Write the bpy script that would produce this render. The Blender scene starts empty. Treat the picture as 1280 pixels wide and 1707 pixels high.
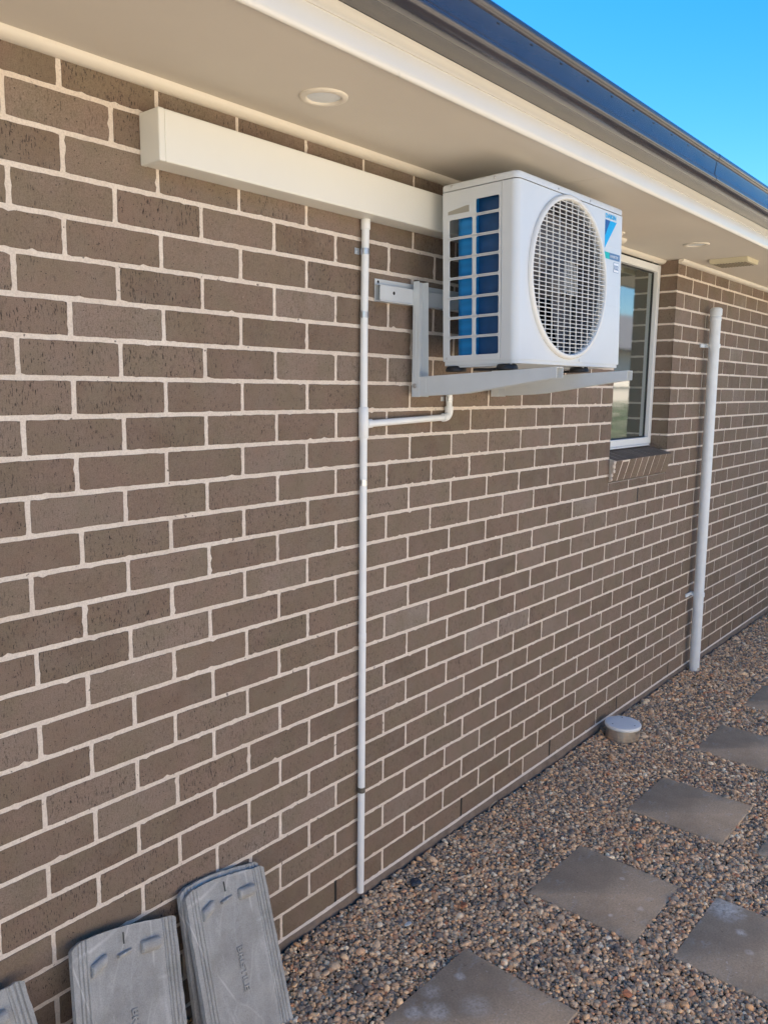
import bpy, bmesh, math, random
import numpy as np
from mathutils import Vector, Matrix, Euler, noise
R = math.radians
PI = math.pi
sc = bpy.context.scene
col = sc.collection
random.seed(7); rng = np.random.default_rng(11)

# ------------------------------------------------------------------ camera
cam = bpy.data.cameras.new('camera'); co = bpy.data.objects.new('camera', cam); col.objects.link(co)
co.location = (-0.91977, -1.6968, 1.70428)
co.rotation_euler = Euler((1.41682859, -0.00959762, -0.86282737), 'XYZ')
cam.sensor_fit = 'VERTICAL'; cam.sensor_height = 36.0; cam.sensor_width = 27.0
cam.lens = 1332.455 / 1707 * 36.0
cam.clip_start = 0.02; cam.clip_end = 2000
sc.camera = co

# ------------------------------------------------------------------ light
SUN_EL, SUN_AZ = R(52), R(12)            # azimuth measured from +Y towards +X: the sun is behind the house
w = bpy.data.worlds.new('World'); sc.world = w; w.use_nodes = True
nt = w.node_tree; bg = nt.nodes['Background']
sky = nt.nodes.new('ShaderNodeTexSky'); sky.sky_type = 'NISHITA'; sky.sun_disc = False
sky.sun_elevation = SUN_EL; sky.sun_rotation = SUN_AZ
sky.air_density = 1.0; sky.dust_density = 0.15; sky.ozone_density = 3.0
hs = nt.nodes.new('ShaderNodeHueSaturation'); hs.inputs['Saturation'].default_value = 1.43
nt.links.new(sky.outputs[0], hs.inputs['Color'])
nt.links.new(hs.outputs[0], bg.inputs[0]); bg.inputs[1].default_value = 0.076
sun = bpy.data.lights.new('sun', 'SUN'); so = bpy.data.objects.new('sun', sun); col.objects.link(so)
sun.energy = 5.0; sun.angle = R(0.5); sun.color = (1, .95, .87)
sd = Vector((math.sin(SUN_AZ) * math.cos(SUN_EL), math.cos(SUN_AZ) * math.cos(SUN_EL), math.sin(SUN_EL)))
so.rotation_euler = sd.to_track_quat('Z', 'Y').to_euler(); so.location = (0, 10, 12)
sc.view_settings.view_transform = 'Standard'; sc.view_settings.look = 'None'
sc.view_settings.exposure = 1.8; sc.view_settings.gamma = 1
sc.render.engine = 'CYCLES'

# ------------------------------------------------------------------ helpers
def link_obj(name, bm, mat, parent=None, smooth=False, auto=None, bevel=None):
    me = bpy.data.meshes.new(name); bm.to_mesh(me); bm.free()
    mats = mat if isinstance(mat, (list, tuple)) else [mat]
    for m in mats: me.materials.append(m)
    o = bpy.data.objects.new(name, me); col.objects.link(o)
    if parent: o.parent = parent
    if smooth:
        for p_ in me.polygons: p_.use_smooth = True
        if auto is not None: me.set_sharp_from_angle(angle=R(auto))
    if bevel:
        b = o.modifiers.new('bevel', 'BEVEL'); b.width = bevel; b.segments = 2; b.limit_method = 'ANGLE'; b.angle_limit = R(35)
        b.harden_normals = False
    return o
def tag(o, label=None, cat=None, group=None, kind=None):
    if label: o['label'] = label
    if cat: o['category'] = cat
    if group: o['group'] = group
    if kind: o['kind'] = kind
    return o
def empty(name, loc=(0, 0, 0), rot=(0, 0, 0)):
    o = bpy.data.objects.new(name, None); col.objects.link(o); o.location = loc; o.rotation_euler = rot
    o.empty_display_size = .1
    return o
def box(bm, x0, x1, y0, y1, z0, z1, M=None, mi=0):
    vs = [bm.verts.new(Vector(c)) for c in [(x0,y0,z0),(x1,y0,z0),(x1,y1,z0),(x0,y1,z0),(x0,y0,z1),(x1,y0,z1),(x1,y1,z1),(x0,y1,z1)]]
    if M is not None:
        for v in vs: v.co = M @ v.co
    for f in [(0,3,2,1),(4,5,6,7),(0,1,5,4),(1,2,6,5),(2,3,7,6),(3,0,4,7)]:
        fc = bm.faces.new([vs[i] for i in f]); fc.material_index = mi
    return vs
def prism(bm, prof, a0, a1, axis='X', cap=True, closed=True):
    """profile of 2D points extruded along an axis; X: (y,z)  Y: (x,z)  Z: (x,y)"""
    def P(p, a):
        return {'X': (a, p[0], p[1]), 'Y': (p[0], a, p[1]), 'Z': (p[0], p[1], a)}[axis]
    A = [bm.verts.new(P(p, a0)) for p in prof]; B = [bm.verts.new(P(p, a1)) for p in prof]
    n = len(prof)
    for i in range(n if closed else n - 1):
        j = (i + 1) % n; bm.faces.new((A[i], A[j], B[j], B[i]))
    if cap and closed:
        bm.faces.new(A[::-1]); bm.faces.new(B)
    return A, B
def fixn(bm): bmesh.ops.recalc_face_normals(bm, faces=bm.faces[:])
def tube(bm, pts, r, n=20, caps=True):
    pts = [Vector(p) for p in pts]; rings = []
    rs = r if isinstance(r, (list, tuple)) else [r] * len(pts)
    up = None
    for i, p in enumerate(pts):
        d = (pts[min(i + 1, len(pts) - 1)] - pts[max(i - 1, 0)]).normalized()
        if up is None:
            up = Vector((0, 0, 1)) if abs(d.z) < .9 else Vector((1, 0, 0))
        a = d.cross(up).normalized(); b = a.cross(d).normalized(); up = b
        rings.append([bm.verts.new(p + (a * math.cos(2*PI*k/n) + b * math.sin(2*PI*k/n)) * rs[i]) for k in range(n)])
    for A, B in zip(rings, rings[1:]):
        for k in range(n): bm.faces.new((A[k], A[(k+1) % n], B[(k+1) % n], B[k]))
    if caps:
        bm.faces.new(rings[0][::-1]); bm.faces.new(rings[-1])
def lathe(bm, prof, n=64, M=None, closed=False):
    rings = []
    for (r_, z_) in prof:
        rings.append([bm.verts.new((M or Matrix()) @ Vector((r_*math.cos(2*PI*k/n), r_*math.sin(2*PI*k/n), z_))) for k in range(n)])
    prs = list(zip(rings, rings[1:]))
    if closed: prs.append((rings[-1], rings[0]))
    for A, B in prs:
        for k in range(n): bm.faces.new((A[k], A[(k+1) % n], B[(k+1) % n], B[k]))
    return rings

# ------------------------------------------------------------------ materials
def mat(name, base, rough=.5, metal=0, spec=.5, var=.0, vscale=8, bump=0, bscale=200, col2=None, coat=0, detail=6, dist=.001):
    m = bpy.data.materials.new(name); m.use_nodes = True; t = m.node_tree; b = t.nodes['Principled BSDF']
    b.inputs['Base Color'].default_value = (*base, 1); b.inputs['Roughness'].default_value = rough
    b.inputs['Metallic'].default_value = metal; b.inputs['Specular IOR Level'].default_value = spec
    b.inputs['Coat Weight'].default_value = coat; b.inputs['Coat Roughness'].default_value = .15
    tc = t.nodes.new('ShaderNodeTexCoord')
    if var or col2:
        n = t.nodes.new('ShaderNodeTexNoise'); n.inputs['Scale'].default_value = vscale; n.inputs['Detail'].default_value = detail
        n.inputs['Roughness'].default_value = .6
        t.links.new(tc.outputs['Object'], n.inputs['Vector'])
        cr = t.nodes.new('ShaderNodeValToRGB')
        c2 = col2 or tuple(max(0, c * (1 - var)) for c in base)
        c1 = base if col2 else tuple(min(1, c * (1 + var)) for c in base)
        cr.color_ramp.elements[0].color = (*c2, 1); cr.color_ramp.elements[1].color = (*c1, 1)
        cr.color_ramp.elements[0].position = .3; cr.color_ramp.elements[1].position = .7
        t.links.new(n.outputs['Fac'], cr.inputs[0]); t.links.new(cr.outputs[0], b.inputs['Base Color'])
        mr = t.nodes.new('ShaderNodeMapRange'); mr.inputs['To Min'].default_value = rough * .8; mr.inputs['To Max'].default_value = min(1, rough * 1.25)
        t.links.new(n.outputs['Fac'], mr.inputs['Value']); t.links.new(mr.outputs[0], b.inputs['Roughness'])
    if bump:
        n2 = t.nodes.new('ShaderNodeTexNoise'); n2.inputs['Scale'].default_value = bscale; n2.inputs['Detail'].default_value = 4
        t.links.new(tc.outputs['Object'], n2.inputs['Vector'])
        bp = t.nodes.new('ShaderNodeBump'); bp.inputs['Strength'].default_value = bump; bp.inputs['Distance'].default_value = dist
        t.links.new(n2.outputs['Fac'], bp.inputs['Height']); t.links.new(bp.outputs[0], b.inputs['Normal'])
    return m
class NB:
    """small node-building shorthand"""
    def __init__(s, name):
        s.m = bpy.data.materials.new(name); s.m.use_nodes = True; s.t = s.m.node_tree; s.b = s.t.nodes['Principled BSDF']
        s.tc = s.t.nodes.new('ShaderNodeTexCoord')
    def L(s, a, b_): s.t.links.new(a, b_)
    def N(s, typ, **kw):
        n = s.t.nodes.new(typ)
        for k, v in kw.items(): setattr(n, k, v)
        return n
    def inp(s, sock, v):
        if isinstance(v, bpy.types.NodeSocket): s.L(v, sock)
        else: sock.default_value = v
    def noise(s, scale, detail=4, rough=.55, vec=None, dist=0):
        n = s.N('ShaderNodeTexNoise'); n.inputs['Scale'].default_value = scale; n.inputs['Detail'].default_value = detail
        n.inputs['Roughness'].default_value = rough; n.inputs['Distortion'].default_value = dist
        s.L(vec or s.tc.outputs['Object'], n.inputs['Vector']); return n.outputs['Fac']
    def mapping(s, scale=(1,1,1), vec=None, loc=(0,0,0)):
        n = s.N('ShaderNodeMapping'); n.inputs['Scale'].default_value = scale; n.inputs['Location'].default_value = loc
        s.L(vec or s.tc.outputs['Object'], n.inputs['Vector']); return n.outputs[0]
    def ramp(s, v, stops, interp='LINEAR'):
        n = s.N('ShaderNodeValToRGB'); e = n.color_ramp.elements; n.color_ramp.interpolation = interp
        e[0].position = stops[0][0]; e[0].color = (*stops[0][1], 1) if isinstance(stops[0][1], tuple) else (stops[0][1],)*3 + (1,)
        e[1].position = stops[-1][0]; e[1].color = (*stops[-1][1], 1) if isinstance(stops[-1][1], tuple) else (stops[-1][1],)*3 + (1,)
        for p_, c in stops[1:-1]:
            q = e.new(p_); q.color = (*c, 1) if isinstance(c, tuple) else (c, c, c, 1)
        s.L(v, n.inputs[0]); return n.outputs[0]
    def mix(s, f, a, b_, mode='MIX'):
        n = s.N('ShaderNodeMix', data_type='RGBA', blend_type=mode)
        s.inp(n.inputs[0], f)
        for sock, v in ((n.inputs[6], a), (n.inputs[7], b_)):
            s.inp(sock, (*v, 1) if isinstance(v, tuple) else v)
        return n.outputs[2]
    def math(s, op, a, b_=0., clamp=False):
        n = s.N('ShaderNodeMath', operation=op, use_clamp=clamp); s.inp(n.inputs[0], a); s.inp(n.inputs[1], b_); return n.outputs[0]
    def bump(s, h, strength=.3, dist=.001, normal=None):
        n = s.N('ShaderNodeBump'); n.inputs['Strength'].default_value = strength; n.inputs['Distance'].default_value = dist
        s.L(h, n.inputs['Height'])
        if normal: s.L(normal, n.inputs['Normal'])
        return n.outputs[0]

# brick
def brick_material():
    k = NB('brick'); at = k.N('ShaderNodeAttribute', attribute_name='tint'); sep = k.N('ShaderNodeSeparateColor'); k.L(at.outputs['Color'], sep.inputs[0])
    base = k.ramp(sep.outputs[0], [(0, (.165, .118, .084)), (.25, (.22, .157, .112)), (.55, (.26, .19, .139)), (.8, (.30, .23, .178)), (1, (.36, .30, .25))])
    base = k.mix(k.math('MULTIPLY', sep.outputs[1], .6), base, (.225, .148, .10))
    # per brick offset so texture does not repeat across joints
    vec = k.N('ShaderNodeVectorMath', operation='ADD'); k.L(k.tc.outputs['Object'], vec.inputs[0])
    sc3 = k.N('ShaderNodeVectorMath', operation='SCALE'); k.L(at.outputs['Color'], sc3.inputs[0]); sc3.inputs['Scale'].default_value = 17.
    k.L(sc3.outputs[0], vec.inputs[1]); V = vec.outputs[0]
    cloud = k.noise(14, 4, .6, V)
    base = k.mix(k.ramp(cloud, [(.35, .0), (.7, .45)]), base, (.285, .235, .195))
    base = k.mix(k.ramp(k.noise(6, 3, .6, V), [(.38, .0), (.62, .55)]), base, (.285, .195, .15))
    base = k.mix(k.ramp(k.noise(8, 3, .6, k.mapping((1, 1, 1), V, (5, 0, 3))), [(.42, .0), (.66, .5)]), base, (.225, .185, .12))
    grain = k.noise(420, 3, .6, V)
    base = k.mix(k.ramp(grain, [(.3, .5), (.62, 0.)]), base, (.08, .058, .045))
    # vertical wire drag marks
    drag = k.noise(1, 3, .6, k.mapping((380, 380, 75), V))
    dm = k.ramp(drag, [(.57, 0.), (.65, 1.)])
    dmask = k.ramp(k.noise(26, 3, .6, V), [(.36, .15), (.55, 1.)])
    dm = k.math('MULTIPLY', dm, dmask)
    dm = k.math('MULTIPLY', dm, k.math('ADD', k.math('MULTIPLY', sep.outputs[2], .8), .35), True)
    base = k.mix(dm, base, (.035, .027, .022))
    # small pits
    vo = k.N('ShaderNodeTexVoronoi'); vo.inputs['Scale'].default_value = 120; k.L(V, vo.inputs['Vector'])
    pits = k.ramp(vo.outputs['Distance'], [(.12, 1.), (.22, 0.)])
    pm = k.ramp(k.noise(40, 2, .5, V), [(.5, 0.), (.58, 1.)])
    pits = k.math('MULTIPLY', pits, pm)
    base = k.mix(k.math('MULTIPLY', pits, .8), base, (.03, .024, .02))
    # flecks of mortar
    fl = k.noise(1, 2, .5, k.mapping((120, 120, 90)))
    fm = k.ramp(k.noise(3.2, 2, .5), [(.5, 0.), (.62, 1.)])
    fleck = k.math('MULTIPLY', k.ramp(fl, [(.745, 0.), (.765, 1.)]), fm)
    base = k.mix(k.math('MULTIPLY', fleck, .8), base, (.6, .48, .38))
    # faint lime bloom on a few bricks
    bl = k.math('MULTIPLY', k.ramp(k.noise(5, 5, .7), [(.55, 0.), (.8, .35)]), sep.outputs[1])
    base = k.mix(bl, base, (.34, .29, .25))
    k.L(base, k.b.inputs['Base Color']); k.b.inputs['Roughness'].default_value = .82; k.b.inputs['Specular IOR Level'].default_value = .3
    h = k.math('SUBTRACT', k.math('MULTIPLY', k.noise(170, 5, .65, V), .8), k.math('ADD', k.math('MULTIPLY', dm, .8), pits))
    k.L(k.bump(h, .55, .0014), k.b.inputs['Normal'])
    return k.m
M_brick = brick_material()
def mortar_material():
    k = NB('mortar')
    c = k.ramp(k.noise(7, 5, .6), [(.3, (.76, .66, .56)), (.7, (.88, .79, .69))])
    c = k.mix(k.ramp(k.noise(260, 3, .7), [(.35, .3), (.6, 0.)]), c, (.36, .28, .22))
    d = k.math('MULTIPLY', k.ramp(k.noise(60, 2, .5), [(.70, 0.), (.73, 1.)]), .75)
    c = k.mix(d, c, (.10, .075, .06))
    k.L(c, k.b.inputs['Base Color']); k.b.inputs['Roughness'].default_value = .92; k.b.inputs['Specular IOR Level'].default_value = .2
    h = k.math('ADD', k.noise(180, 5, .7), k.math('MULTIPLY', k.noise(40, 3, .6), 1.2))
    k.L(k.bump(h, .8, .002), k.b.inputs['Normal']); return k.m
M_mortar = mortar_material()
M_foot = mat('footing_concrete', (.20, .155, .125), .95, var=.3, vscale=20, bump=.7, bscale=90, dist=.003)
M_soffit = mat('soffit_paint', (.72, .66, .57), .75, var=.03, vscale=3, bump=.12, bscale=150)
M_mould = mat('moulding_paint', (.80, .74, .63), .45, var=.03, vscale=5, bump=.1, bscale=60)
M_fascia = mat('fascia_paint', (.76, .73, .66), .3, var=.015, vscale=6, coat=.5)
def gutter_material():
    k = NB('gutter_paint')
    c = k.ramp(k.noise(9, 5, .6), [(.3, (.042, .040, .050)), (.7, (.056, .052, .062))])
    c = k.mix(k.ramp(k.noise(45, 4, .7), [(.66, 0.), (.76, .3)]), c, (.16, .14, .12))
    k.L(c, k.b.inputs['Base Color']); k.b.inputs['Roughness'].default_value = .24; k.b.inputs['Specular IOR Level'].default_value = .5
    k.b.inputs['Coat Weight'].default_value = .35; k.b.inputs['Coat Roughness'].default_value = .12
    k.L(k.bump(k.noise(3, 2, .5), .08, .003), k.b.inputs['Normal']); return k.m
M_gutter = gutter_material()
M_dark = mat('dark_void', (.012, .012, .013), .7)
M_unit = mat('unit_paint', (.69, .73, .755), .32, var=.02, vscale=4, bump=.06, bscale=600, coat=.25)
M_unitside = M_unit
M_duct = mat('duct_plastic', (.80, .79, .72), .42, var=.02, vscale=3)
M_pvc = mat('pvc_pipe', (.88, .90, .90), .35, var=.04, vscale=10)
M_pvcgrey = mat('pvc_dusty', (.80, .85, .88), .4, var=.06, vscale=14)
M_galv = mat('galvanised_steel', (.62, .64, .66), .32, metal=.9, var=.15, vscale=60)
M_oldgalv = mat('weathered_clip', (.16, .15, .13), .6, metal=.5, var=.3, vscale=90)
M_bracket = mat('bracket_paint', (.66, .70, .72), .45, var=.04, vscale=9)
M_rubber = mat('black_rubber', (.02, .02, .022), .5)
M_winframe = mat('window_frame_paint', (.80, .83, .84), .35, var=.02, vscale=5)
M_steel = None
def coil_material():
    k = NB('blue_coil')
    k.b.inputs['Base Color'].default_value = (.005, .20, .55, 1); k.b.inputs['Roughness'].default_value = .4; k.b.inputs['Metallic'].default_value = .25
    wv = k.N('ShaderNodeTexWave', wave_type='BANDS', bands_direction='Z'); wv.inputs['Scale'].default_value = 11; wv.inputs['Distortion'].default_value = .6
    k.L(k.tc.outputs['Object'], wv.inputs['Vector'])
    c = k.mix(k.math('MULTIPLY', wv.outputs['Fac'], .35), (.008, .24, .62), (.003, .13, .40))
    k.L(c, k.b.inputs['Base Color'])
    w2 = k.N('ShaderNodeTexWave', wave_type='BANDS', bands_direction='X'); w2.inputs['Scale'].default_value = 300
    k.L(k.tc.outputs['Object'], w2.inputs['Vector'])
    k.L(k.bump(w2.outputs['Fac'], .3, .001), k.b.inputs['Normal']); return k.m
M_coil = coil_material()
M_fan = mat('fan_plastic', (.10, .10, .11), .45)
M_logo_cyan = mat('logo_cyan', (.0, .42, .85), .4)
M_logo_navy = mat('logo_navy', (.02, .10, .35), .4)
M_teal = mat('badge_teal', (.0, .50, .48), .4)
M_badge = mat('badge_blue', (.10, .22, .40), .4)
M_white = mat('badge_white', (.85, .87, .9), .4)
M_handle = mat('handle_recess', (.36, .35, .30), .5)
def paver_material(name, stains):
    k = NB(name)
    c = k.ramp(k.noise(5, 6, .65), [(.3, (.52, .405, .285)), (.7, (.70, .56, .41))])
    c = k.mix(1., c, (1.08, .97, .86), 'MULTIPLY')
    c = k.mix(k.ramp(k.noise(150, 4, .75), [(.3, .5), (.6, 0.)]), c, (.22, .165, .115))
    c = k.mix(k.ramp(k.noise(2.2, 5, .7), [(.35, .45), (.65, 0.)]), c, (.30, .235, .17))
    st = k.noise(1, 5, .7, k.mapping((10, 22, 10)), dist=1.5)
    c = k.mix(k.ramp(st, [(.56, 0.), (.74, .55)]), c, (.60, .54, .46))
    for (x, y, r_, s_) in stains:
        d = k.N('ShaderNodeVectorMath', operation='DISTANCE'); k.L(k.tc.outputs['Object'], d.inputs[0]); d.inputs[1].default_value = (x, y, .0)
        dd = k.math('ADD', d.outputs['Value'], k.math('MULTIPLY', k.math('SUBTRACT', k.noise(28, 5, .75), .5), .9 * r_))
        f = k.N('ShaderNodeMapRange'); f.interpolation_type = 'SMOOTHSTEP'; k.L(dd, f.inputs['Value'])
        f.inputs['From Min'].default_value = r_; f.inputs['From Max'].default_value = r_ * .15
        f.inputs['To Min'].default_value = 0; f.inputs['To Max'].default_value = s_
        c = k.mix(k.math('MULTIPLY', f.outputs[0], k.ramp(k.noise(60, 5, .75), [(.38, .15), (.58, 1.)])), c, (.92, .80, .66))
    sp_ = k.ramp(k.noise(75, 2, .6), [(.66, 0.), (.70, .8)]); c = k.mix(k.math('MULTIPLY', sp_, k.ramp(k.noise(7, 2), [(.45, 0.), (.6, 1.)])), c, (.72, .62, .50))
    c = k.mix(k.ramp(k.noise(55, 2, .6, k.mapping((1, 1, 1), None, (3, 1, 0))), [(.68, 0.), (.72, .6)]), c, (.17, .12, .085))
    # fine scratches
    sc_ = k.noise(1, 3, .8, k.mapping((14, 150, 10)), dist=2.)
    c = k.mix(k.math('MULTIPLY', k.ramp(sc_, [(.66, 0.), (.69, .8)]), k.ramp(k.noise(4, 1), [(.40, 0.), (.55, 1.)])), c, (.66, .62, .56))
    k.L(c, k.b.inputs['Base Color']); k.b.inputs['Roughness'].default_value = .9; k.b.inputs['Specular IOR Level'].default_value = .1
    h = k.math('ADD', k.noise(220, 5, .7), k.math('MULTIPLY', k.noise(18, 4, .6), 1.5))
    k.L(k.bump(h, .35, .0015), k.b.inputs['Normal']); return k.m
def pebble_material():
    k = NB('pebble'); oi = k.N('ShaderNodeObjectInfo')
    c = k.ramp(oi.outputs['Random'], [(0, (.10, .07, .055)), (.10, (.22, .16, .125)), (.22, (.42, .27, .17)), (.34, (.56, .39, .26)),
        (.46, (.70, .54, .38)), (.56, (.36, .31, .25)), (.64, (.54, .50, .40)), (.72, (.74, .44, .23)), (.82, (.86, .66, .43)), (.89, (.50, .20, .11)), (.94, (.90, .74, .52)), (1, (.92, .84, .68))])
    c = k.mix(k.ramp(k.noise(2.3, 4, .6), [(.35, .0), (.7, .4)]), c, (.50, .38, .27))
    c = k.mix(k.ramp(k.noise(3.5, 4, .7), [(.35, .3), (.6, 0.)]), c, (.22, .15, .10))
    c = k.mix(1., c, (1.42, 1.28, 1.13), 'MULTIPLY')
    c = k.mix(k.ramp(oi.outputs['Random'], [(.0, .75), (.16, .75), (.17, 0.), (.56, 0.), (.565, .6), (.64, .6), (.645, 0.)], 'CONSTANT'), c, (.26, .225, .19))
    k.L(c, k.b.inputs['Base Color']); k.b.inputs['Roughness'].default_value = .6; k.b.inputs['Specular IOR Level'].default_value = .15
    return k.m
M_pebble = pebble_material()
def ground_material():
    k = NB('ground_gravel')
    vo = k.N('ShaderNodeTexVoronoi'); vo.inputs['Scale'].default_value = 75; k.L(k.tc.outputs['Object'], vo.inputs['Vector'])
    sp = k.N('ShaderNodeSeparateColor'); k.L(vo.outputs['Color'], sp.inputs[0])
    c = k.ramp(sp.outputs[0], [(0, (.07, .055, .045)), (.3, (.14, .105, .08)), (.6, (.20, .155, .12)), (.85, (.27, .21, .16)), (1, (.42, .36, .30))])
    c = k.mix(k.ramp(vo.outputs['Distance'], [(.35, 0.), (.75, .8)]), c, (.03, .024, .02))
    k.L(c, k.b.inputs['Base Color']); k.b.inputs['Roughness'].default_value = .9
    inv = k.math('SUBTRACT', 1., vo.outputs['Distance'])
    k.L(k.bump(inv, .8, .006), k.b.inputs['Normal']); return k.m
M_ground = ground_material()
def tile_material():
    k = NB('concrete_tile')
    c = k.ramp(k.noise(6, 6, .65), [(.3, (.31, .30, .28)), (.7, (.52, .51, .48))])
    c = k.mix(k.ramp(k.noise(1, 4, .7, k.mapping((16, 5, 4)), dist=1.2), [(.5, 0.), (.72, .6)]), c, (.66, .65, .62))
    c = k.mix(k.ramp(k.noise(9, 3, .6), [(.58, 0.), (.75, .45)]), c, (.26, .27, .21))
    c = k.mix(k.ramp(k.noise(330, 3, .7), [(.3, .35), (.6, 0.)]), c, (.12, .12, .115))
    v2 = k.N('ShaderNodeTexVoronoi', feature='DISTANCE_TO_EDGE'); v2.inputs['Scale'].default_value = 7; k.L(k.mapping((1, 1, .6)), v2.inputs['Vector'])
    c = k.mix(k.math('MULTIPLY', k.ramp(v2.outputs['Distance'], [(.0, .7), (.018, 0.)]), k.ramp(k.noise(6, 2), [(.45, 0.), (.6, 1.)])), c, (.70, .69, .65))
    k.L(c, k.b.inputs['Base Color']); k.b.inputs['Roughness'].default_value = .85; k.b.inputs['Specular IOR Level'].default_value = .25
    h = k.math('ADD', k.noise(260, 5, .7), k.math('MULTIPLY', k.noise(25, 4, .6), 2.))
    k.L(k.bump(h, .5, .0015), k.b.inputs['Normal']); return k.m
M_tile = tile_material()
def brushed_material():
    k = NB('brushed_steel')
    c = k.ramp(k.noise(1, 3, .6, k.mapping((2, 2, 260))), [(.3, (.60, .57, .53)), (.7, (.80, .77, .72))])
    k.L(c, k.b.inputs['Base Color']); k.b.inputs['Metallic'].default_value = .95; k.b.inputs['Roughness'].default_value = .33
    k.L(k.bump(k.noise(1, 2, .5, k.mapping((3, 3, 400))), .15, .0005), k.b.inputs['Normal']); return k.m
M_steel = brushed_material()
def glass_material():
    k = NB('obscure_glass')
    k.b.inputs['Base Color'].default_value = (.045, .068, .064, 1); k.b.inputs['Roughness'].default_value = .04
    k.b.inputs['Specular IOR Level'].default_value = 1.0; k.b.inputs['IOR'].default_value = 2.5
    h = k.noise(1, 4, .7, k.mapping((60, 1, 14)), dist=.5)
    h2 = k.noise(1, 2, .5, k.mapping((8, 1, 3)))
    hh = k.math('ADD', h, k.math('MULTIPLY', h2, 1.5))
    k.L(k.bump(hh, .035, .003), k.b.inputs['Normal']); return k.m
M_glass = glass_material()

# ------------------------------------------------------------------ ground
GZ = -0.040
bm = bmesh.new(); vs = [bm.verts.new(c) for c in ((-400, -600, GZ - .012), (600, -600, GZ - .012), (600, 400, GZ - .012), (-400, 400, GZ - .012))]
bm.faces.new(vs); tag(link_obj('ground', bm, M_ground), kind='structure')

M_bounce_slab = mat('bounce_slab', (.50, .44, .36), .9, var=.12, vscale=4, bump=.3, bscale=120)
bm = bmesh.new(); box(bm, -14, 40, -3.8, -2.45, GZ - .05, GZ + .012); tag(link_obj('path', bm, M_bounce_slab), kind='structure')  # unseen pale strip, added to bounce warm sunlight onto soffit and wall
# ------------------------------------------------------------------ the house
house = empty('brick_house')
tag(house, 'single storey brown brick house with cream eave, dark gutter and white framed window', 'house')
U, H, MJ = .12, .086, .0050
XL, XR = -24, 92                       # half-brick indices the wall spans
OX0, OX1, OZ0 = 23*U, 29*U, 1.252
TOP = 2.400
REV = .096
WEEP = {(28, 7), (28, 13), (28, 19), (28, 25), (28, 31), (28, 37), (28, 1), (28, -5), (28, 43), (15, 26)}
def bed(k): return (28 - k) * H
def nz(x, y, s): return noise.noise(Vector((x * s, y * s, s * .37)))
def add_brick(bm, lay, a0, a1, b0, b1, M, fine=True, rag=1.0, e=(1, 1, 1, 1), seed=0):
    """one brick face: outline in a local plane (a across, b up), with worn edges, standing 2.6 mm proud of the mortar"""
    st = .011 if fine else .05
    amp = .0009 * rag
    def edge(p, q, on):
        L = math.hypot(q[0]-p[0], q[1]-p[1]); n = max(2, int(L / st)); out = []
        nx, ny = -(q[1]-p[1])/L, (q[0]-p[0])/L
        for i in range(n):
            t = i / n; x = p[0] + (q[0]-p[0])*t; y = p[1] + (q[1]-p[1])*t
            d = 0
            if on:
                d = nz(x + seed, y, 40) * amp * 1.3 + nz(x - seed, y + 3, 130) * amp
                if i == 0: d += .0016
                c = nz(x + seed*2, y + 9, 70)
                if c > .36: d += (c - .36) * .013
            out.append((x + nx*d, y + ny*d))
        return out
    c = [(a0, b0), (a1, b0), (a1, b1), (a0, b1)]
    pts = []
    for i in range(4): pts += edge(c[i], c[(i+1) % 4], e[i] and fine)
    ca, cb = (a0+a1)/2, (b0+b1)/2
    ins = .0011
    A = []; B = []
    for (x, y) in pts:
        xi = x + (ins if x < a0 + .008 and e[3] else 0) - (ins if x > a1 - .008 and e[1] else 0)
        yi = y + (ins if y < b0 + .008 and e[0] else 0) - (ins if y > b1 - .008 and e[2] else 0)
        A.append(bm.verts.new(M @ Vector((x, .0035, y)))); B.append(bm.verts.new(M @ Vector((xi, 0, yi))))
    t = (random.random(), random.random(), random.random())
    r_ = random.random(); t0 = .93 + .07*random.random() if r_ < .05 else random.random() * .85
    if random.random() > .35: t = (t0, t[1] * .45, t[2])
    else: t = (t0, t[1], t[2])
    fs = []
    n = len(pts)
    for i in range(n):
        j = (i+1) % n; fs.append(bm.faces.new((A[i], A[j], B[j], B[i])))
    fs.append(bm.faces.new(B))
    for f in fs:
        for l in f.loops: l[lay] = (*t, 1)
bm = bmesh.new(); lay = bm.loops.layers.float_color.new('tint')
I = Matrix()
weeps = []
row_j = {k: random.uniform(-.0012, .0012) for k in range(0, 30)}
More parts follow.
